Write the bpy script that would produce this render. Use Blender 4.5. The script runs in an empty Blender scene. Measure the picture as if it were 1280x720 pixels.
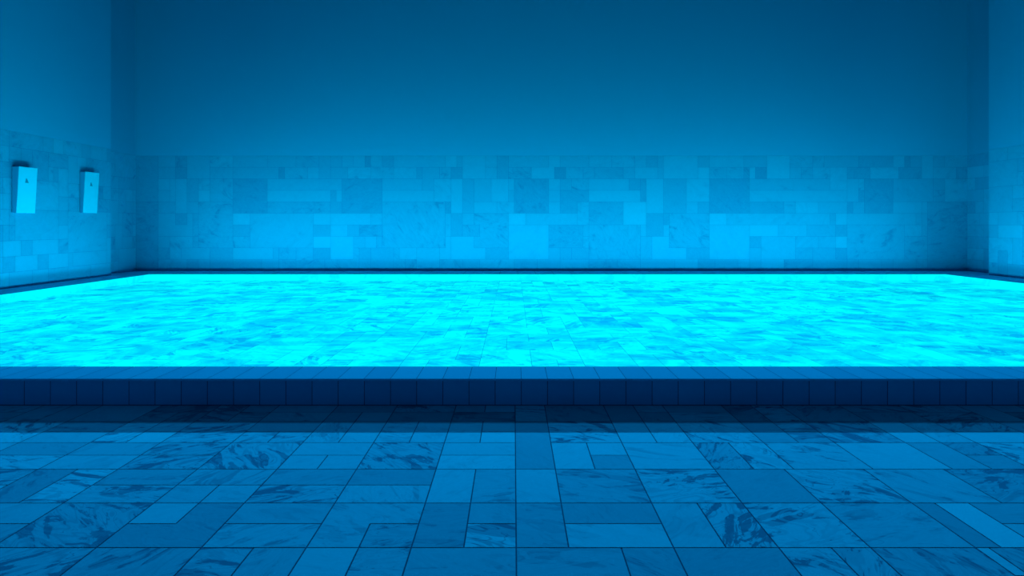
import bpy, bmesh, math, random
from mathutils import Vector
C = bpy.context.scene.collection
R = random.Random(11)

# ------------------------------------------------------------------ room dimensions (metres)
F = 820.0                 # focal length in pixels of the 1280 px wide frame
EYE = 1.85                # eye height
U = 0.30                  # floor paving module
DECK_Z = 0.277            # raised pool deck
Y_RISER = 6.683           # front face of the raised deck
Y_POOL0, Y_POOL1 = 7.246, 20.5
X_POOL0, X_POOL1 = -11.38, 13.5
Y_BACK = 22.0
X_L, X_L2, Y_L = -12.35, -12.68, 20.1    # left wall, its corner recess
X_R, X_R2, Y_R = 14.68, 15.22, 20.25
Y_FRONT = -4.0
WALL_H = 11.5
TILE_TOP = DECK_Z + 3.86
WATER_Z = DECK_Z - 0.022
BASIN_Z = DECK_Z - 0.20

# ------------------------------------------------------------------ node helpers
class NT:
    def __init__(s, name):
        s.m = bpy.data.materials.new(name); s.m.use_nodes = True
        s.t = s.m.node_tree; s.t.nodes.clear()
        s.out = s.t.nodes.new('ShaderNodeOutputMaterial')
    def n(s, typ, **kw):
        nd = s.t.nodes.new(typ)
        for k, v in kw.items(): setattr(nd, k, v)
        return nd
    def link(s, a, b): s.t.links.new(a, b)
    def put(s, sock, v):
        if isinstance(v, bpy.types.NodeSocket): s.link(v, sock)
        else: sock.default_value = v
    def math(s, op, a, b=0.0, clamp=False):
        nd = s.n('ShaderNodeMath', operation=op, use_clamp=clamp)
        s.put(nd.inputs[0], a); s.put(nd.inputs[1], b); return nd.outputs[0]
    def vmath(s, op, a, b):
        nd = s.n('ShaderNodeVectorMath', operation=op)
        s.put(nd.inputs[0], a); s.put(nd.inputs[1], b); return nd.outputs[0]
    def noise(s, vec, scale, detail=3, rough=.55, dist=0.0):
        nd = s.n('ShaderNodeTexNoise'); s.link(vec, nd.inputs['Vector'])
        nd.inputs['Scale'].default_value = scale; nd.inputs['Detail'].default_value = detail
        nd.inputs['Roughness'].default_value = rough; nd.inputs['Distortion'].default_value = dist
        return nd.outputs['Fac']
    def rng(s, v, a, b, c=0.0, d=1.0, smooth=True):
        nd = s.n('ShaderNodeMapRange'); nd.interpolation_type = 'SMOOTHSTEP' if smooth else 'LINEAR'
        s.link(v, nd.inputs['Value'])
        for k, x in zip(('From Min', 'From Max', 'To Min', 'To Max'), (a, b, c, d)): nd.inputs[k].default_value = x
        return nd.outputs['Result']
    def mix(s, f, a, b):
        nd = s.n('ShaderNodeMix', data_type='RGBA'); s.put(nd.inputs[0], f)
        s.put(nd.inputs[6], a); s.put(nd.inputs[7], b); return nd.outputs[2]

def stone(name, dark, light, axis='Z', vein=1.0, size=1.0, rough=.55, spec=.2,
          emit=None, stretch=2.6, fine=.1, soft=False, flow=0.0):
    """veined slab stone: the tile attribute holds (tone, seed, seed, vein)"""
    g = NT(name)
    tc = g.n('ShaderNodeTexCoord').outputs['Object']
    at = g.n('ShaderNodeAttribute', attribute_name='tile')
    sp = g.n('ShaderNodeSeparateColor'); g.link(at.outputs['Color'], sp.inputs[0])
    tone, s1, s2, va = sp.outputs[0], sp.outputs[1], sp.outputs[2], at.outputs['Alpha']
    off = g.n('ShaderNodeCombineXYZ')
    g.put(off.inputs[0], g.math('MULTIPLY', s1, 37.0)); g.put(off.inputs[1], g.math('MULTIPLY', s2, 53.0))
    g.put(off.inputs[2], g.math('MULTIPLY', g.math('ADD', s1, s2), 29.0))
    vr = g.n('ShaderNodeVectorRotate'); vr.rotation_type = axis + '_AXIS'
    g.link(tc, vr.inputs['Vector']); g.put(vr.inputs['Angle'], g.math('MULTIPLY', g.math('SUBTRACT', s2, .5), 2.6))
    v = g.vmath('MULTIPLY', vr.outputs[0], (1.0 / size, stretch / size, 1.0 / size) if axis == 'Z' else
                ((1.0 / size, 1.0 / size, stretch / size)))
    v = g.vmath('ADD', v, off.outputs[0])
    n1 = g.noise(v, .85, 3, .5, 1.1)
    band = g.math('SINE', g.math('MULTIPLY', n1, 46.0))
    band = g.rng(band, -.2, 1.0, 0, 1)
    fine_b = g.math('SINE', g.math('MULTIPLY', n1, 150.0))
    n2 = g.noise(v, 1.1, 6, .62, 1.6)
    patch = g.rng(n2, .545, .565 if not soft else .68, 0, 1)
    edge = g.rng(n2, .47, .60, 0, 1)
    n3 = g.noise(v, 14.0, 4, .7)
    line = g.math('SUBTRACT', 1.0, g.rng(g.math('ABSOLUTE', g.math('SUBTRACT', n1, .5)), .0, .006))
    # tone - vein*(bands + patches)
    d = g.math('MULTIPLY', band, .16)
    d = g.math('ADD', d, g.math('MULTIPLY', g.math('MULTIPLY', patch, g.math('ADD', .45, g.math('MULTIPLY', band, .55))), .62))
    d = g.math('ADD', d, g.math('MULTIPLY', edge, .12))
    d = g.math('ADD', d, g.math('MULTIPLY', line, .35))
    d = g.math('MULTIPLY', g.math('MULTIPLY', d, va), vein)
    t = g.math('SUBTRACT', tone, d)
    t = g.math('ADD', t, g.math('MULTIPLY', fine_b, .022))
    t = g.math('ADD', t, g.math('MULTIPLY', g.math('SUBTRACT', n3, .5), fine))
    if flow:
        big = g.noise(g.vmath('MULTIPLY', tc, (.95, .8, 1.0)), 1.15, 6, .66, 1.6)
        t = g.math('ADD', t, g.math('MULTIPLY', g.rng(big, .35, .65, -1, 1), flow))
    t = g.math('ADD', t, 0.0, clamp=True)
    col = g.mix(t, dark, light)
    b = g.n('ShaderNodeBsdfPrincipled'); g.link(col, b.inputs['Base Color'])
    b.inputs['Roughness'].default_value = rough; b.inputs['Specular IOR Level'].default_value = spec
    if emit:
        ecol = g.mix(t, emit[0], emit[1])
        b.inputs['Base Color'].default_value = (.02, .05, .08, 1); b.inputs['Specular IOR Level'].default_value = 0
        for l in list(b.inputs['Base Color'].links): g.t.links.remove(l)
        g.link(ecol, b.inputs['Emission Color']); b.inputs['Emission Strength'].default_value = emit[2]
    g.link(b.outputs[0], g.out.inputs[0]); return g.m

def plain(name, col, rough=.6, spec=.2, var=.04, scale=3.0):
    g = NT(name)
    tc = g.n('ShaderNodeTexCoord').outputs['Object']
    n = g.noise(tc, scale, 4, .6)
    a = tuple(c * (1 - var) for c in col[:3]) + (1,); c2 = tuple(min(1, c * (1 + var)) for c in col[:3]) + (1,)
    b = g.n('ShaderNodeBsdfPrincipled'); g.link(g.mix(n, a, c2), b.inputs['Base Color'])
    b.inputs['Roughness'].default_value = rough; b.inputs['Specular IOR Level'].default_value = spec
    g.link(b.outputs[0], g.out.inputs[0]); return g.m

M = {}
M['grout'] = plain('dark_grout', (.03, .11, .18, 1), .9, .05)
M['wall_grout'] = plain('wall_grout', (.07, .15, .30, 1), .9, .05)
M['floor'] = stone('veined_floor_stone', (.04, .20, .27, 1), (.2, .63, .68, 1), 'Z', 1.0, .62, .85, .0)
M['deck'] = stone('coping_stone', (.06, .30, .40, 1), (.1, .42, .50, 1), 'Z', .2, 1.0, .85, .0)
M['deck_lightened'] = stone('coping_stone_painted_light', (.1, .6, .75, 1), (.14, .75, .9, 1), 'Z', .2, 1.0, .85, .0)  # same coping on side and far strips, extra light put into the colour
M['riser'] = stone('riser_stone', (.08, .36, .55, 1), (.14, .54, .74, 1), 'Y', .2, 1.0, .7, .05)
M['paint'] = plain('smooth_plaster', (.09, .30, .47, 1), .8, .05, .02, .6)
M['paint_recess_shade'] = plain('plaster_painted_shade', (.075, .25, .40, 1), .8, .05, .02, .6)  # same plaster darkened, corner shade put into the colour
M['tile_y'] = stone('wall_stone_back', (.09, .195, .34, 1), (.16, .335, .50, 1), 'Y', .7, 1.0, .6, .1, stretch=1.9, soft=True, fine=.5)
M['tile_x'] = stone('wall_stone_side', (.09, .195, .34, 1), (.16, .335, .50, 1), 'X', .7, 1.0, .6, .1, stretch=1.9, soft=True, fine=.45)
M['tile_r'] = stone('wall_stone_painted_shade', (.085, .185, .33, 1), (.15, .32, .48, 1), 'X', .7, 1.0, .6, .1, stretch=1.9, soft=True, fine=.45)  # recess tiles a little darker, corner shade painted into the stone
M['basin'] = stone('glowing_basin_stone', (.02, .05, .08, 1), (.02, .05, .08, 1), 'Z', .85, 1.5, .6, .1, flow=.3, fine=.12,
                   emit=((.0, .42, .82, 1), (.0, 1.04, 1.04, 1), 1.0))  # glow put into the stone, standing in for underwater lamps
M['white'] = plain('pale_casing', (.4, .55, .72, 1), .45, .25, .01)
M['casing'] = plain('casing_painted_shade', (.3, .36, .56, 1), .6, .1, .01)  # unit sides, a darker copy with their shade put into the colour
M['joint'] = stone('glowing_joint', (0, 0, 0, 1), (0, 0, 0, 1), 'Z', .0, 1.0, .6, 0, emit=((0, .30, .60, 1), (0, .30, .60, 1), 1.0))  # joints glow along with the stone, in place of underwater lamps
M['mark'] = plain('dark_mark', (.1, .2, .3, 1), .5, .2, .01)

# ------------------------------------------------------------------ tiled surfaces
class Grid:
    """cells carrying tile ids; ids that touch share one slab"""
    def __init__(s, nu, nv): s.nu, s.nv = nu, nv; s.id = {}; s.prop = {}; s.k = 0
    def rect(s, a0, b0, a1, b1, tone=None, vein=None, seed=None):
        k = s.k; s.k += 1
        s.prop[k] = (R.random() * .45 + .45 if tone is None else tone, R.random(), R.random() if seed is None else seed,
                     (R.random() ** 2) if vein is None else vein)
        n = 0
        for i in range(a0, a1):
            for j in range(b0, b1):
                if 0 <= i < s.nu and 0 <= j < s.nv and (i, j) not in s.id: s.id[(i, j)] = k; n += 1
        return k
    def free(s, i, j): return 0 <= i < s.nu and 0 <= j < s.nv and (i, j) not in s.id

def tiled_mesh(bm, grid, pos, edges_u, edges_v, gap, mi, layer, flip=False):
    """pos(a, b) -> Vector; one quad per cell, with a joint only where the slab changes"""
    for (i, j), k in grid.id.items():
        a0, a1, b0, b1 = edges_u[i], edges_u[i + 1], edges_v[j], edges_v[j + 1]
        g = lambda di, dj: 0 if grid.id.get((i + di, j + dj)) == k else gap
        a0 += g(-1, 0); a1 -= g(1, 0); b0 += g(0, -1); b1 -= g(0, 1)
        vs = [bm.verts.new(pos(*p)) for p in ((a0, b0), (a1, b0), (a1, b1), (a0, b1))]
        if flip: vs.reverse()
        f = bm.faces.new(vs); f.material_index = mi
        for l in f.loops: l[layer] = grid.prop[k]

def quad(bm, pts, mi=0):
    f = bm.faces.new([bm.verts.new(p) for p in pts]); f.material_index = mi; return f

def box(bm, x0, x1, y0, y1, z0, z1, mi=0):
    v = [bm.verts.new((x, y, z)) for x in (x0, x1) for y in (y0, y1) for z in (z0, z1)]
    for q in ((0, 1, 3, 2), (4, 6, 7, 5), (0, 4, 5, 1), (2, 3, 7, 6), (0, 2, 6, 4), (1, 5, 7, 3)):
        f = bm.faces.new([v[k] for k in q]); f.material_index = mi

def finish(name, bm, mats, parent=None, kind=None, loc=None, bevel=0):
    if bevel:
        bmesh.ops.bevel(bm, geom=list(bm.edges), offset=bevel, segments=3, affect='EDGES', profile=.6)
    me = bpy.data.meshes.new(name); bm.to_mesh(me); bm.free()
    for m in mats: me.materials.append(m)
    o = bpy.data.objects.new(name, me); C.objects.link(o)
    if parent: o.parent = parent
    if kind: o['kind'] = kind
    if loc: o.location = loc
    return o

def newbm():
    bm = bmesh.new(); return bm, bm.loops.layers.float_color.new('tile')

# ------------------------------------------------------------------ floor paving (slab layout read off the place)
# columns in quarter modules from u=-19, rows in modules from v = -1.5 up to the riser
Q = 4
U0, U1 = -44, 52
VB = [-13.5 + k for k in range(36)] + [Y_RISER / U + .12]
grid = Grid((U1 - U0) * Q, len(VB) - 1)
def fr(u0, v0, u1, v1, tone=None, vein=None):
    j0 = round(v0 + 13.5); j1 = round(v1 + 13.5)
    return grid.rect(round((u0 - U0) * Q), j0, round((u1 - U0) * Q), j1, tone, vein)
def lshape(rects, tone, vein):
    ks = None
    for r in rects:
        k = fr(*r, tone, vein)
        if ks is None: ks = k
        else:
            for c, v in list(grid.id.items()):
                if v == k: grid.id[c] = ks
traced = [
 # row nearest the camera
 (-4, 10.5, -3, 12.5, .72, .1), (-3, 10.5, -2, 12.5, .60, .7), (-2, 10.5, 0, 12.5, .50, .25), (0, 10.5, 2, 12.5, .50, .3),
 (2, 10.5, 3, 12.5, .42, .4), (3, 10.5, 5, 12.5, .40, .15), (5, 10.5, 6, 12.5, .66, .8), (6, 10.5, 6.75, 12.5, .6, .8), (6.75, 10.5, 8.75, 12.5, .5, .6),
 (-6, 10.5, -5, 12.5, .58, 1.0), (-5, 10.5, -4, 12.5, .55, .3), (-8, 10.5, -6, 12.5, .48, .6), (-10, 10.5, -8, 12.5, .55, 1.4),
 # second
 (-2, 12.5, -1, 14.5, .42, .3), (-1, 13.5, 0, 14.5, .52, .15), (-1, 12.5, 0, 13.5, .84, 1.2), (0, 12.5, 1, 14.5, .48, .3),
 (-3, 12.5, -2, 13.5, .55, .6), (1, 13.5, 3, 14.5, .42, .1), (1, 12.5, 3, 13.5, .78, .25), (3, 12.5, 4, 14.5, .66, .2), (4, 12.5, 5, 14.5, .70, 1.6),
 (5, 12.5, 6.75, 14.5, .75, 1.0), (6.75, 12.5, 8.75, 14.5, .60, .45), (8.75, 12.5, 9.25, 14.5, .40, .1), (9.25, 12.5, 10, 14.5, .92, .0),
 (10, 13.5, 12, 14.5, .5, .2), (10, 12.5, 12, 13.5, .7, .2),
 (-6, 13.5, -4, 14.5, .56, .15), (-6, 12.5, -4, 13.5, .66, .5), (-8, 13.5, -7, 14.5, .72, .1), (-10, 12.5, -8, 14.5, .55, 1.1),
 (-12, 13.5, -10, 14.5, .62, .15), (-12, 12.5, -10, 13.5, .5, .4),
 # third
 (-2, 14.5, -1, 16.5, .78, .15), (-1, 14.5, 0, 16.5, .62, .5), (0, 14.5, 1, 16.5, .74, .15), (1, 14.5, 3, 16.5, .56, .5),
 (3, 14.5, 5, 16.5, .74, 1.3), (5, 14.5, 6.75, 16.5, .45, .1), (6.75, 14.5, 8.75, 16.5, .72, 1.3), (8.75, 14.5, 10.75, 16.5, .64, .5), (10.75, 14.5, 12.75, 16.5, .5, 1.2),
 (-4, 15.5, -2, 16.5, .44, .15), (-4, 14.5, -2, 15.5, .72, .4), (-6, 15.5, -4, 16.5, .5, .2), (-6, 14.5, -4, 15.5, .66, 2.0),
 (-8, 15.5, -6, 16.5, .62, .4), (-8, 14.5, -7, 15.5, .62, .2), (-7, 14.5, -6, 15.5, .66, .2), (-10, 15.5, -8, 16.5, .5, .3), (-10, 14.5, -8, 15.5, .66, .9),
 # fourth
 (-2, 17.5, 0, 18.5, .74, .1), (-2, 16.5, 0, 17.5, .86, .2), (0, 16.5, 1, 20.5, .46, .1), (1, 16.5, 2, 18.5, .80, .1), (2, 17.5, 3, 18.5, .82, .1),
 (2, 16.5, 3, 17.5, .50, .1), (3, 16.5, 5, 18.5, .78, .3), (5, 16.5, 6, 18.5, .55, .8), (6, 16.5, 7, 18.5, .8, 1.0), (7, 16.5, 9, 18.5, .72, .6),
 (-4, 16.5, -2, 18.5, .64, 1.2), (-5, 16.5, -4, 17.5, .7, .1), (-6, 17.5, -4, 18.5, .7, .1), (-6, 16.5, -5, 17.5, .7, .1),
 (-8, 16.5, -6, 18.5, .66, 1.2), (-10, 17.5, -8, 18.5, .56, .8), (-10, 16.5, -8, 17.5, .6, 2.0), (-12, 16.5, -10, 17.5, .72, .2), (-12, 17.5, -10, 18.5, .6, .2),
 # fifth, half in the shade of the step
 (-2, 18.5, -1, 20.5, .74, .2), (-1, 19.5, 0, 20.5, .7, .1), (-1, 18.5, 0, 19.5, .85, .1), (1, 18.5, 3, 20.5, .8, 1.4), (3, 18.5, 4, 20.5, .76, .1), (4, 18.5, 5, 20.5, .8, .3),
 (5, 18.5, 7, 20.5, .72, 1.0), (-3, 18.5, -2, 20.5, .7, .2), (-4, 18.5, -3, 20.5, .75, .4), (-5, 18.5, -4, 20.5, .72, .2), (-6, 18.5, -5, 20.5, .7, .5),
 (-2, 20.5, 0, 21.5, .42, 1.6), (1, 20.5, 3, 22.5, .5, .3),
]
for r in traced: fr(*r)
lshape([(-4, 13.5, -2, 14.5), (-4, 12.5, -3, 13.5)], .66, .35)
lshape([(-7, 12.5, -6, 14.5), (-8, 12.5, -7, 13.5)], .38, .2)
# the rest: blocks of two modules, cut in halves at random
def block(u, v):
    c = R.random()
    if c < .28: cuts = [(0, 0, 2, 2)]
    elif c < .5: cuts = [(0, 0, 2, 1), (0, 1, 2, 2)]
    elif c < .7: cuts = [(0, 0, 1, 2), (1, 0, 2, 2)]
    elif c < .85: cuts = [(0, 0, 1, 2), (1, 0, 2, 1), (1, 1, 2, 2)]
    else: cuts = [(0, 0, 1, 1), (1, 0, 2, 1), (0, 1, 2, 2)]
    for a0, b0, a1, b1 in cuts:
        fr(u + a0, v + b0, u + a1, v + b1, R.choice((.42, .52, .62, .7, .78, .85)) + R.uniform(-.04, .04),
           R.choice((.1, .15, .3, .6, 1.1, 1.6)))
for v in range(18):
    vv = -13.5 + 2 * v
    for u in range(U0, -2, 2): block(u, vv)
    block(-2, vv); fr(0, vv, 1, vv + 2)
    for u in range(1, U1 + 1, 2): block(u, vv)
for u in range(U0, U1, 2): fr(u, 22.5, u + 2, 24.5)
bm, lay = newbm()
eu = [(U0 + k / Q) * U + .015 for k in range(grid.nu + 1)]; ev = [v * U for v in VB]
tiled_mesh(bm, grid, lambda a, b: Vector((a, b, 0)), eu, ev, .0042, 1, lay)
quad(bm, [(eu[0], ev[0], -.004), (eu[-1], ev[0], -.004), (eu[-1], ev[-1], -.004), (eu[0], ev[-1], -.004)], 0)
finish('floor', bm, [M['grout'], M['floor']], kind='structure')

# ------------------------------------------------------------------ raised pool deck: riser, coping, side and far strips
bm, lay = newbm()
TW = 0.2665
XA, XB = X_L2 - .3, X_R2 + .3
n = int((XB - XA) / TW)
eu = [XA + TW * k for k in range(n + 1)]
gr = Grid(n, 1)
for i in range(n): gr.rect(i, 0, i + 1, 1, R.uniform(.35, .7), R.uniform(0, .6))
tiled_mesh(bm, gr, lambda a, b: Vector((a, Y_RISER, b)), eu, [.006, DECK_Z - .02], .0035, 1, lay)
quad(bm, [(XA, Y_RISER + .004, -.02), (XB, Y_RISER + .004, -.02), (XB, Y_RISER + .004, DECK_Z), (XA, Y_RISER + .004, DECK_Z)], 0)
finish('trim_1', bm, [M['grout'], M['riser']], kind='structure')['label'] = 'dark blue square-tiled riser of the raised pool deck'

bm, lay = newbm()
NOSE = .02
def strip(x0, x1, y0, y1, nx, ny, z=DECK_Z, gap=.003, mi=1):
    g2 = Grid(nx, ny)
    for i in range(nx):
        for j in range(ny): g2.rect(i, j, i + 1, j + 1, R.uniform(.35, .75), R.uniform(0, .8))
    tiled_mesh(bm, g2, lambda a, b: Vector((a, b, z)), [x0 + (x1 - x0) * k / nx for k in range(nx + 1)],
               [y0 + (y1 - y0) * k / ny for k in range(ny + 1)], gap, mi, lay)
def grout(x0, x1, y0, y1):
    quad(bm, [(x0, y0, DECK_Z - .003), (x1, y0, DECK_Z - .003), (x1, y1, DECK_Z - .003), (x0, y1, DECK_Z - .003)], 0)
strip(XA, XA + n * TW, Y_RISER - NOSE, Y_POOL0, n, 1)
grout(XA, XB, Y_RISER - NOSE, Y_POOL0)
# nosing
for f in (((XA, Y_RISER - NOSE, DECK_Z - .022), (XB, Y_RISER - NOSE, DECK_Z - .022), (XB, Y_RISER - NOSE, DECK_Z), (XA, Y_RISER - NOSE, DECK_Z)),
          ((XA, Y_RISER - NOSE, DECK_Z - .022), (XA, Y_RISER + .01, DECK_Z - .022), (XB, Y_RISER + .01, DECK_Z - .022), (XB, Y_RISER - NOSE, DECK_Z - .022))):
    quad(bm, f, 2)
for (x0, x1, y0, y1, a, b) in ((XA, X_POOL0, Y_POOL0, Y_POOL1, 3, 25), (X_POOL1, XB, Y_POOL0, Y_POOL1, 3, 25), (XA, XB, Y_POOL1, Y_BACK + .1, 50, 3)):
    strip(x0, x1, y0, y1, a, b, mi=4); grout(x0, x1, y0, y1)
# inner sides of the basin
x0, x1, y0, y1, zb, zt = X_POOL0, X_POOL1, Y_POOL0, Y_POOL1, BASIN_Z, DECK_Z
for f in (((x0, y0, zb), (x0, y1, zb), (x0, y1, zt), (x0, y0, zt)), ((x1, y1, zb), (x1, y0, zb), (x1, y0, zt), (x1, y1, zt)),
          ((x0, y1, zb), (x1, y1, zb), (x1, y1, zt), (x0, y1, zt)), ((x1, y0, zb), (x0, y0, zb), (x0, y0, zt), (x1, y0, zt))):
    ff = quad(bm, f, 3)
    for l in ff.loops: l[lay] = (.9, .3, .6, 0)
finish('pool_deck', bm, [M['grout'], M['deck'], M['riser'], M['basin'], M['deck_lightened']], kind='structure')

# ------------------------------------------------------------------ pool basin, glowing paved bottom
bm, lay = newbm()
P = .33
nu = int(round((X_POOL1 - X_POOL0) / P)); nv = int(round((Y_POOL1 - Y_POOL0) / P))
g3 = Grid(nu, nv)
j = 0
while j < nv:
    i = 0
    while i < nu:
        if g3.free(i, j):
            c = R.random(); a, b = (2, 2) if c < .25 else (2, 1) if c < .5 else (1, 2) if c < .75 else (1, 1) if c < .9 else (3, 2)
            g3.rect(i, j, i + a, j + b, R.choice((.5, .62, .7, .8, .86, .95)), R.uniform(0, 1.3))
        i += 1
    j += 1
eu = [X_POOL0 + (X_POOL1 - X_POOL0) * k / nu for k in range(nu + 1)]; ev = [Y_POOL0 + (Y_POOL1 - Y_POOL0) * k / nv for k in range(nv + 1)]
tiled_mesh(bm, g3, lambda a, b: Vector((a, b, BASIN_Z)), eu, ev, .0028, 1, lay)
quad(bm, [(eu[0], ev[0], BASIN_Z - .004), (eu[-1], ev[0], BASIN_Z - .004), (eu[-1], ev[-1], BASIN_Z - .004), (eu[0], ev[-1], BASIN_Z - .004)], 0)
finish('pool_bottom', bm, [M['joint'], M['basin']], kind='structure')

# water: clear sheet with a faint ripple
g = NT('clear_pool_water')
tc = g.n('ShaderNodeTexCoord').outputs['Object']
nz = g.noise(g.vmath('MULTIPLY', tc, (.7, 1.6, 1.0)), 1.6, 4, .55, .8)
bp = g.n('ShaderNodeBump'); bp.inputs['Strength'].default_value = .15; bp.inputs['Distance'].default_value = .02; g.link(nz, bp.inputs['Height'])
tr = g.n('ShaderNodeBsdfTransparent'); tr.inputs[0].default_value = (.97, .99, 1, 1)
gl = g.n('ShaderNodeBsdfGlossy'); gl.inputs['Roughness'].default_value = 0; gl.inputs[0].default_value = (.8, .95, 1, 1); g.link(bp.outputs[0], gl.inputs['Normal'])
mx = g.n('ShaderNodeMixShader'); mx.inputs[0].default_value = .03
g.link(tr.outputs[0], mx.inputs[1]); g.link(gl.outputs[0], mx.inputs[2]); g.link(mx.outputs[0], g.out.inputs[0])
bm = bmesh.new(); NX, NY = 60, 36
vv = [[bm.verts.new((x0 + (x1 - x0) * i / NX, y0 + (y1 - y0) * k / NY,
                     WATER_Z + .003 * math.sin(i * .9 + k * .5) * math.cos(k * .8 - i * .3))) for k in range(NY + 1)] for i in range(NX + 1)]
for i in range(NX):
    for k in range(NY):
        f = bm.faces.new((vv[i][k], vv[i + 1][k], vv[i + 1][k + 1], vv[i][k + 1])); f.smooth = True
w = finish('pool_water', bm, [g.m], kind='stuff')
w['label'] = 'glowing bright cyan pool water filling the wide tiled basin'; w['category'] = 'water'

# ------------------------------------------------------------------ walls: plaster above, patchwork of stone tiles below
RH = .386; HW = .193     # row height, half-tile width
def wall(name, p0, p1, mats, traced=(), normal_flip=False, z1=WALL_H, z0=DECK_Z, seam=.003, ptop=TILE_TOP):
    """p0->p1 along the base in plan; room lies to the right of the direction"""
    p0, p1 = Vector((*p0, 0)), Vector((*p1, 0)); d = p1 - p0; L = d.length; d.normalize()
    nrm = Vector((d.y, -d.x, 0))
    bm, lay = newbm()
    nu = max(1, int(round(L / HW))); g4 = Grid(nu, 10)
    for (a0, r0, a1, r1, tone, vein) in traced:
        g4.rect(int(round(a0 / HW)), r0, int(round(a1 / HW)), r1, tone, vein)
    for j in range(10):
        for i in range(nu):
            if g4.free(i, j):
                a = R.choice((2, 2, 3, 4, 4, 5, 6)); b = R.choice((1, 1, 1, 2))
                g4.rect(i, j, i + a, j + b, min(.95, max(.2, R.gauss(.62, .13))), R.choice((.1, .3, .6, 1.0)))
    tiled_mesh(bm, g4, lambda a, b: p0 + d * a + Vector((0, 0, b)) + nrm * .012, [L * k / nu for k in range(nu + 1)],
               [z0 + RH * k for k in range(11)], seam, 1, lay)
    q = lambda za, zb, off, mi: quad(bm, [p0 + Vector((0, 0, za)) + nrm * off, p1 + Vector((0, 0, za)) + nrm * off,
                                         p1 + Vector((0, 0, zb)) + nrm * off, p0 + Vector((0, 0, zb)) + nrm * off], mi)
    q(z0 - .3, ptop, .008, 2); q(ptop, z1, .012, 0)
    # thickness behind
    t = -.25
    for (a, b, c2, e) in (((p0, t), (p1, t), z0 - .3, z1),):
        quad(bm, [p1 + nrm * t + Vector((0, 0, z0 - .3)), p0 + nrm * t + Vector((0, 0, z0 - .3)), p0 + nrm * t + Vector((0, 0, z1)), p1 + nrm * t + Vector((0, 0, z1))], 0)
    quad(bm, [p0 + nrm * t + Vector((0, 0, z1)), p0 + nrm * .012 + Vector((0, 0, z1)), p1 + nrm * .012 + Vector((0, 0, z1)), p1 + nrm * t + Vector((0, 0, z1))], 0)
    return finish(name, bm, mats, kind='structure')

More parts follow.
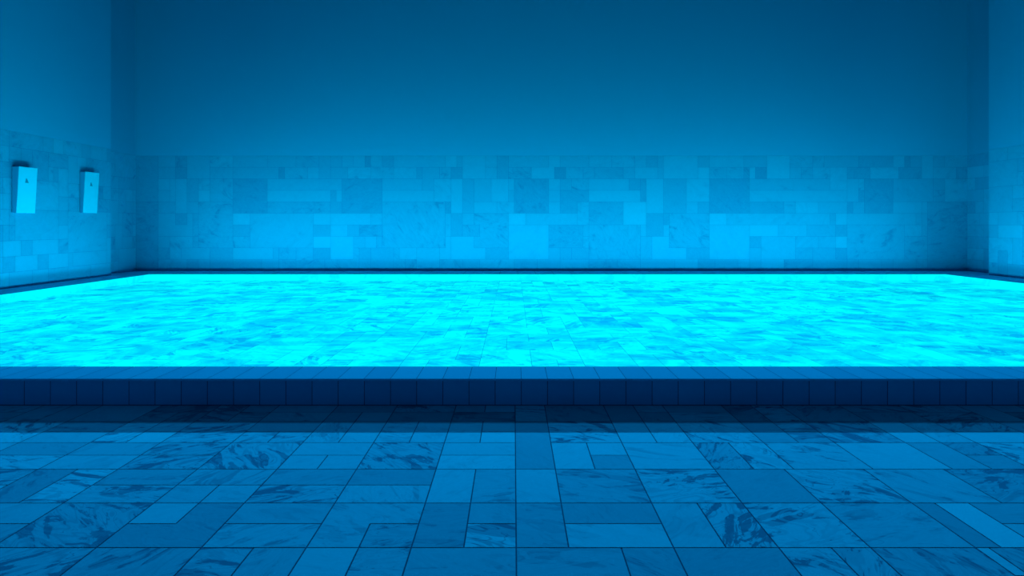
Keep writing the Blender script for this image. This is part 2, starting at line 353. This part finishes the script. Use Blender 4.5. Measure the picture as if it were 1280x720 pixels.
bx = lambda px: (px - 642) / F * Y_BACK - X_L2       # picture column -> metres from the left corner of the back wall
rows = [337.5, 324, 310, 296, 281.5, 267.5, 253.5, 239, 224.5, 210, 195.5]
def bw(px0, py0, px1, py1, tone, vein=.2):          # picture-read patch on the back wall
    r = lambda y: min(range(11), key=lambda k: abs(rows[k] - y))
    return (bx(px0), r(py1), bx(px1), r(py0), tone, vein)
back = [
 bw(170, 195, 200, 253, .42, .5), bw(170, 253, 200, 337, .34, .9), bw(220, 210, 235, 224, .30), bw(237, 195, 262, 224, .62), bw(220, 224, 235, 267, .70), bw(235, 224, 250, 253, .46),
 bw(262, 224, 292, 253, .62, .8), bw(220, 267, 236, 281, .36), bw(250, 253, 292, 310, .58, 1.0), bw(225, 310, 262, 324, .64, .3), bw(262, 310, 292, 337, .45),
 bw(293, 224, 335, 267, .32, .6), bw(335, 224, 425, 239, .62), bw(335, 239, 415, 253, .74), bw(335, 253, 415, 267, .52, .8), bw(292, 267, 313, 281, .88), bw(313, 267, 390, 310, .72, .5),
 bw(348, 210, 358, 224, .25), bw(292, 195, 336, 210, .6), bw(292, 210, 348, 224, .55), bw(394, 267, 411, 281, .84), bw(394, 281, 411, 296, .5), bw(394, 296, 411, 310, .95), bw(394, 310, 411, 324, .42),
 bw(411, 296, 440, 324, .90), bw(411, 267, 466, 281, .86), bw(411, 281, 432, 296, .86), bw(420, 224, 429, 253, .75), bw(429, 224, 478, 267, .38, .6), bw(478, 224, 530, 239, .62),
 bw(478, 239, 543, 253, .72), bw(478, 253, 560, 310, .62, 1.0), bw(290, 310, 340, 324, .75), bw(500, 310, 525, 324, .74), bw(480, 195, 491, 210, .42), bw(491, 195, 560, 210, .64),
 bw(564, 210, 580, 224, .38), bw(580, 195, 610, 224, .74), bw(564, 224, 580, 267, .80), bw(581, 224, 596, 267, .5), bw(596, 224, 612, 253, .62), bw(612, 224, 640, 253, .80, .4), bw(564, 267, 580, 296, .44),
 bw(580, 281, 600, 296, .5, .8), bw(592, 267, 638, 310, .64, 1.1), bw(564, 296, 609, 324, .82), bw(610, 310, 638, 324, .5), bw(640, 195, 690, 210, .62), bw(626, 195, 640, 224, .44),
 bw(642, 224, 690, 267, .36, .7), bw(638, 267, 661, 281, .98), bw(661, 267, 720, 281, .76, .3), bw(638, 281, 690, 324, .86, .4), bw(697, 210, 706, 224, .25), bw(735, 239, 800, 253, .8), bw(735, 224, 790, 239, .68),
 bw(735, 281, 800, 324, .62, 1.1), bw(812, 195, 826, 210, .44), bw(831, 195, 876, 224, .76), bw(812, 224, 828, 267, .78), bw(829, 224, 860, 267, .50), bw(862, 224, 890, 253, .82, .4), bw(812, 267, 828, 296, .42),
 bw(840, 267, 889, 310, .62, 1.2), bw(815, 296, 858, 324, .84), bw(860, 310, 888, 324, .46), bw(891, 224, 936, 267, .33, .5), bw(890, 267, 912, 281, .95), bw(912, 267, 1040, 281, .74, .4), bw(890, 281, 940, 324, .84, .3),
 bw(948, 210, 958, 224, .25), bw(936, 210, 948, 224, .78), bw(936, 224, 1040, 239, .6, .4), bw(936, 239, 1060, 253, .72, .3), bw(890, 195, 935, 210, .68), bw(1045, 267, 1060, 281, .84), bw(1045, 281, 1060, 296, .42),
 bw(1045, 296, 1060, 310, .92), bw(1045, 310, 1060, 324, .36), bw(1062, 224, 1079, 253, .7), bw(1080, 224, 1120, 267, .35, .6), bw(1062, 267, 1150, 281, .7, .3), bw(1062, 281, 1130, 324, .66, .9), bw(1062, 253, 1072, 267, .35),
 bw(1120, 224, 1170, 253, .55, .4), bw(1130, 195, 1140, 210, .3), bw(1160, 253, 1210, 337, .45, .9),
]
wall('wall_back', (X_L2, Y_BACK), (X_R2, Y_BACK), [M['paint'], M['tile_y'], M['wall_grout']], back)
# left wall: direction runs from the front to the corner, the room on its right
lw = lambda px: -X_L and (-X_L * F / (642 - px)) - 6.0
def lp(px0, r0, px1, r1, tone, vein=.2): return (lw(px0), r0, lw(px1), r1, tone, vein)
left = [lp(47, 1, 62, 2, .42), lp(2, 1, 15, 2, .42), lp(26, 2, 38, 3, .46), lp(2, 3, 14, 4, .40), lp(15, 1, 47, 2, .76), lp(0, 2, 26, 3, .74), lp(38, 2, 72, 3, .72),
        lp(64, 7, 73, 8, .42), lp(75, 4, 82, 5, .5), lp(26, 8, 38, 9, .45), lp(62, 1, 85, 2, .76), lp(92, 1, 134, 2, .66, .3), lp(86, 2, 134, 5, .62, .7), lp(16, 3, 74, 5, .62, .6)]
wall('wall_left', (X_L, 6.0), (X_L, Y_L), [M['paint'], M['tile_x'], M['wall_grout']], left)
wall('wall_right', (X_R, Y_R), (X_R, 6.0), [M['paint'], M['tile_x'], M['wall_grout']])
wall('wall_left_recess', (X_L2, Y_L), (X_L2, Y_BACK), [M['paint_recess_shade'], M['tile_r'], M['wall_grout']])
wall('wall_right_recess', (X_R2, Y_BACK), (X_R2, Y_R), [M['paint_recess_shade'], M['tile_r'], M['wall_grout']])
# side walls beside the lower floor
def low_wall(name, x, s):
    bm = bmesh.new(); box(bm, min(x, x + s * .25), max(x, x + s * .25), Y_FRONT, 6.0, -.02, WALL_H); finish(name, bm, [M['paint']], kind='structure')
low_wall('wall_left_front', X_L, -1); low_wall('wall_right_front', X_R, 1)
# returns of the wall steps
def ret(name, xa, xb, y):
    bm = bmesh.new(); box(bm, min(xa, xb), max(xa, xb), y - .02, y, DECK_Z - .3, WALL_H); finish(name, bm, [M['paint_recess_shade']], kind='structure')
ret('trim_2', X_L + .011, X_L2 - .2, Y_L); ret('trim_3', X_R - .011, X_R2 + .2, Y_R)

# ------------------------------------------------------------------ the two wedge-shaped units on the left wall
def wall_unit(y0, w, ztop, zbot, dt, db, label):
    e = bpy.data.objects.new('wall_unit', None); C.objects.link(e); e.location = (X_L + .012, y0, zbot)
    e['label'] = label; e['category'] = 'wall unit'; e['group'] = 'pale wedge-shaped units mounted on the left wall'
    H = ztop - zbot
    def wedge(bm, ya, yb, d0b, d0t, d1b, d1t, za, zb):
        v = [bm.verts.new(p) for p in ((d0b, ya, za), (d1b, ya, za), (d1b, yb, za), (d0b, yb, za), (d0t, ya, zb), (d1t, ya, zb), (d1t, yb, zb), (d0t, yb, zb))]
        for q in ((0, 3, 2, 1), (4, 5, 6, 7), (0, 1, 5, 4), (1, 2, 6, 5), (2, 3, 7, 6), (3, 0, 4, 7)): bm.faces.new([v[k] for k in q])
    bm = bmesh.new(); wedge(bm, 0, w, .012, .012, db - .02, dt - .02, 0, H); finish('casing', bm, [M['casing']], e, bevel=.006)
    bm = bmesh.new(); wedge(bm, -.004, w + .004, db - .018, dt - .018, db, dt, -.004, H + .004); finish('front_cover', bm, [M['white']], e, bevel=.006)
    bm = bmesh.new(); wedge(bm, .05, w - .05, 0, 0, .012, .012, .06, H - .06); finish('mounting_plate', bm, [M['mark']], e)
    # small triangular mark on the cover
    zc = H * .70; yc = w * .46; s = .062
    dx = lambda z: db + (dt - db) * z / H + .001
    bm = bmesh.new()
    pts = [(-1, -.75), (1, -.75), (.55, -.1), (-.15, .95), (-.6, .9)]
    a = [bm.verts.new((dx(zc + q[1] * s), yc + q[0] * s * .95, zc + q[1] * s)) for q in pts]
    b = [bm.verts.new((dx(zc + q[1] * s) + .003, yc + q[0] * s * .95, zc + q[1] * s)) for q in pts]
    bm.faces.new(b); bm.faces.new(a[::-1])
    for k in range(5): bm.faces.new((a[k], a[(k + 1) % 5], b[(k + 1) % 5], b[k]))
    mk = finish('emblem', bm, [M['mark']], e); mk['label'] = 'small dark triangular mark'
    return e
wall_unit(16.12, .62, EYE + 1.415, EYE + .277, .19, .125, 'pale wedge-shaped unit on left tiled wall, the one nearest the left edge')
wall_unit(18.65, .62, EYE + 1.49, EYE + .32, .17, .10, 'pale wedge-shaped unit on left tiled wall, the one nearest the far corner')

# ------------------------------------------------------------------ light
def lamp(typ, name, loc, rot=None, target=None, **kw):
    l = bpy.data.lights.new(name, typ); o = bpy.data.objects.new(name, l); C.objects.link(o); o.location = loc
    l.specular_factor = 0.0
    for k, v in kw.items(): setattr(l, k, v)
    if target is not None:
        o.rotation_euler = (Vector(target) - Vector(loc)).to_track_quat('-Z', 'Z').to_euler()
    return o
BLUE = (0.0, .36, 1.0)
for x in (-8.0, -4.0, 0.0, 4.0, 8.0):
    lamp('SPOT', 'floodlight', (x, 21.4, 5.10), target=(x * .6, 4.0, 0), energy=4900, color=(0, .42, 1), spot_size=math.radians(75), spot_blend=.3, shadow_soft_size=.0)
    lamp('SPOT', 'floodlight', (x, 21.4, 7.45), target=(x * .6, 4.0, 0), energy=1300, color=(0, .40, 1), spot_size=math.radians(75), spot_blend=.3, shadow_soft_size=.0)
# added unseen area lamps in the basin, brightening the walls
WL = DECK_Z - .175
def added_wash(x, y, dx, dy, up, length, energy, spread=134):
    sz = (length, .1) if dy else (.1, length)
    lamp('AREA', 'added_wall_fill', (x, y, WL), target=(x + dx, y + dy, WL + up), energy=energy, color=(0, .72, 1), shape='RECTANGLE', size=sz[0], size_y=sz[1], spread=math.radians(spread))
added_wash(1.1, 19.75, 0, 1, .8, 24, 190); added_wash(1.1, 17.9, 0, 1, .38, 23, 640, 118)
added_wash(X_POOL0 + .6, 13.0, -1, 0, .8, 13.5, 95); added_wash(X_POOL1 - .6, 13.0, 1, 0, .8, 13.5, 125)
added_wash(X_POOL0 + 2.8, 13.2, -1, 0, .5, 13.5, 330); added_wash(X_POOL1 - 2.8, 13.2, 1, 0, .5, 13.5, 420)
w = bpy.data.worlds.new('w'); bpy.context.scene.world = w; w.use_nodes = True
w.node_tree.nodes['Background'].inputs[0].default_value = (0, .13, .42, 1); w.node_tree.nodes['Background'].inputs[1].default_value = .28

# ------------------------------------------------------------------ camera
cd = bpy.data.cameras.new('camera'); cam = bpy.data.objects.new('camera', cd); C.objects.link(cam)
cam.location = (0, 0, EYE); cam.rotation_euler = (math.pi / 2, 0, 0)
cd.sensor_width = 36; cd.lens = F / 1280 * 36; cd.shift_y = -80 / 1280; cd.shift_x = -2 / 1280
bpy.context.scene.camera = cam
vs = bpy.context.scene.view_settings
vs.view_transform = 'Standard'; vs.look = 'None'; vs.exposure = 0; vs.gamma = 1
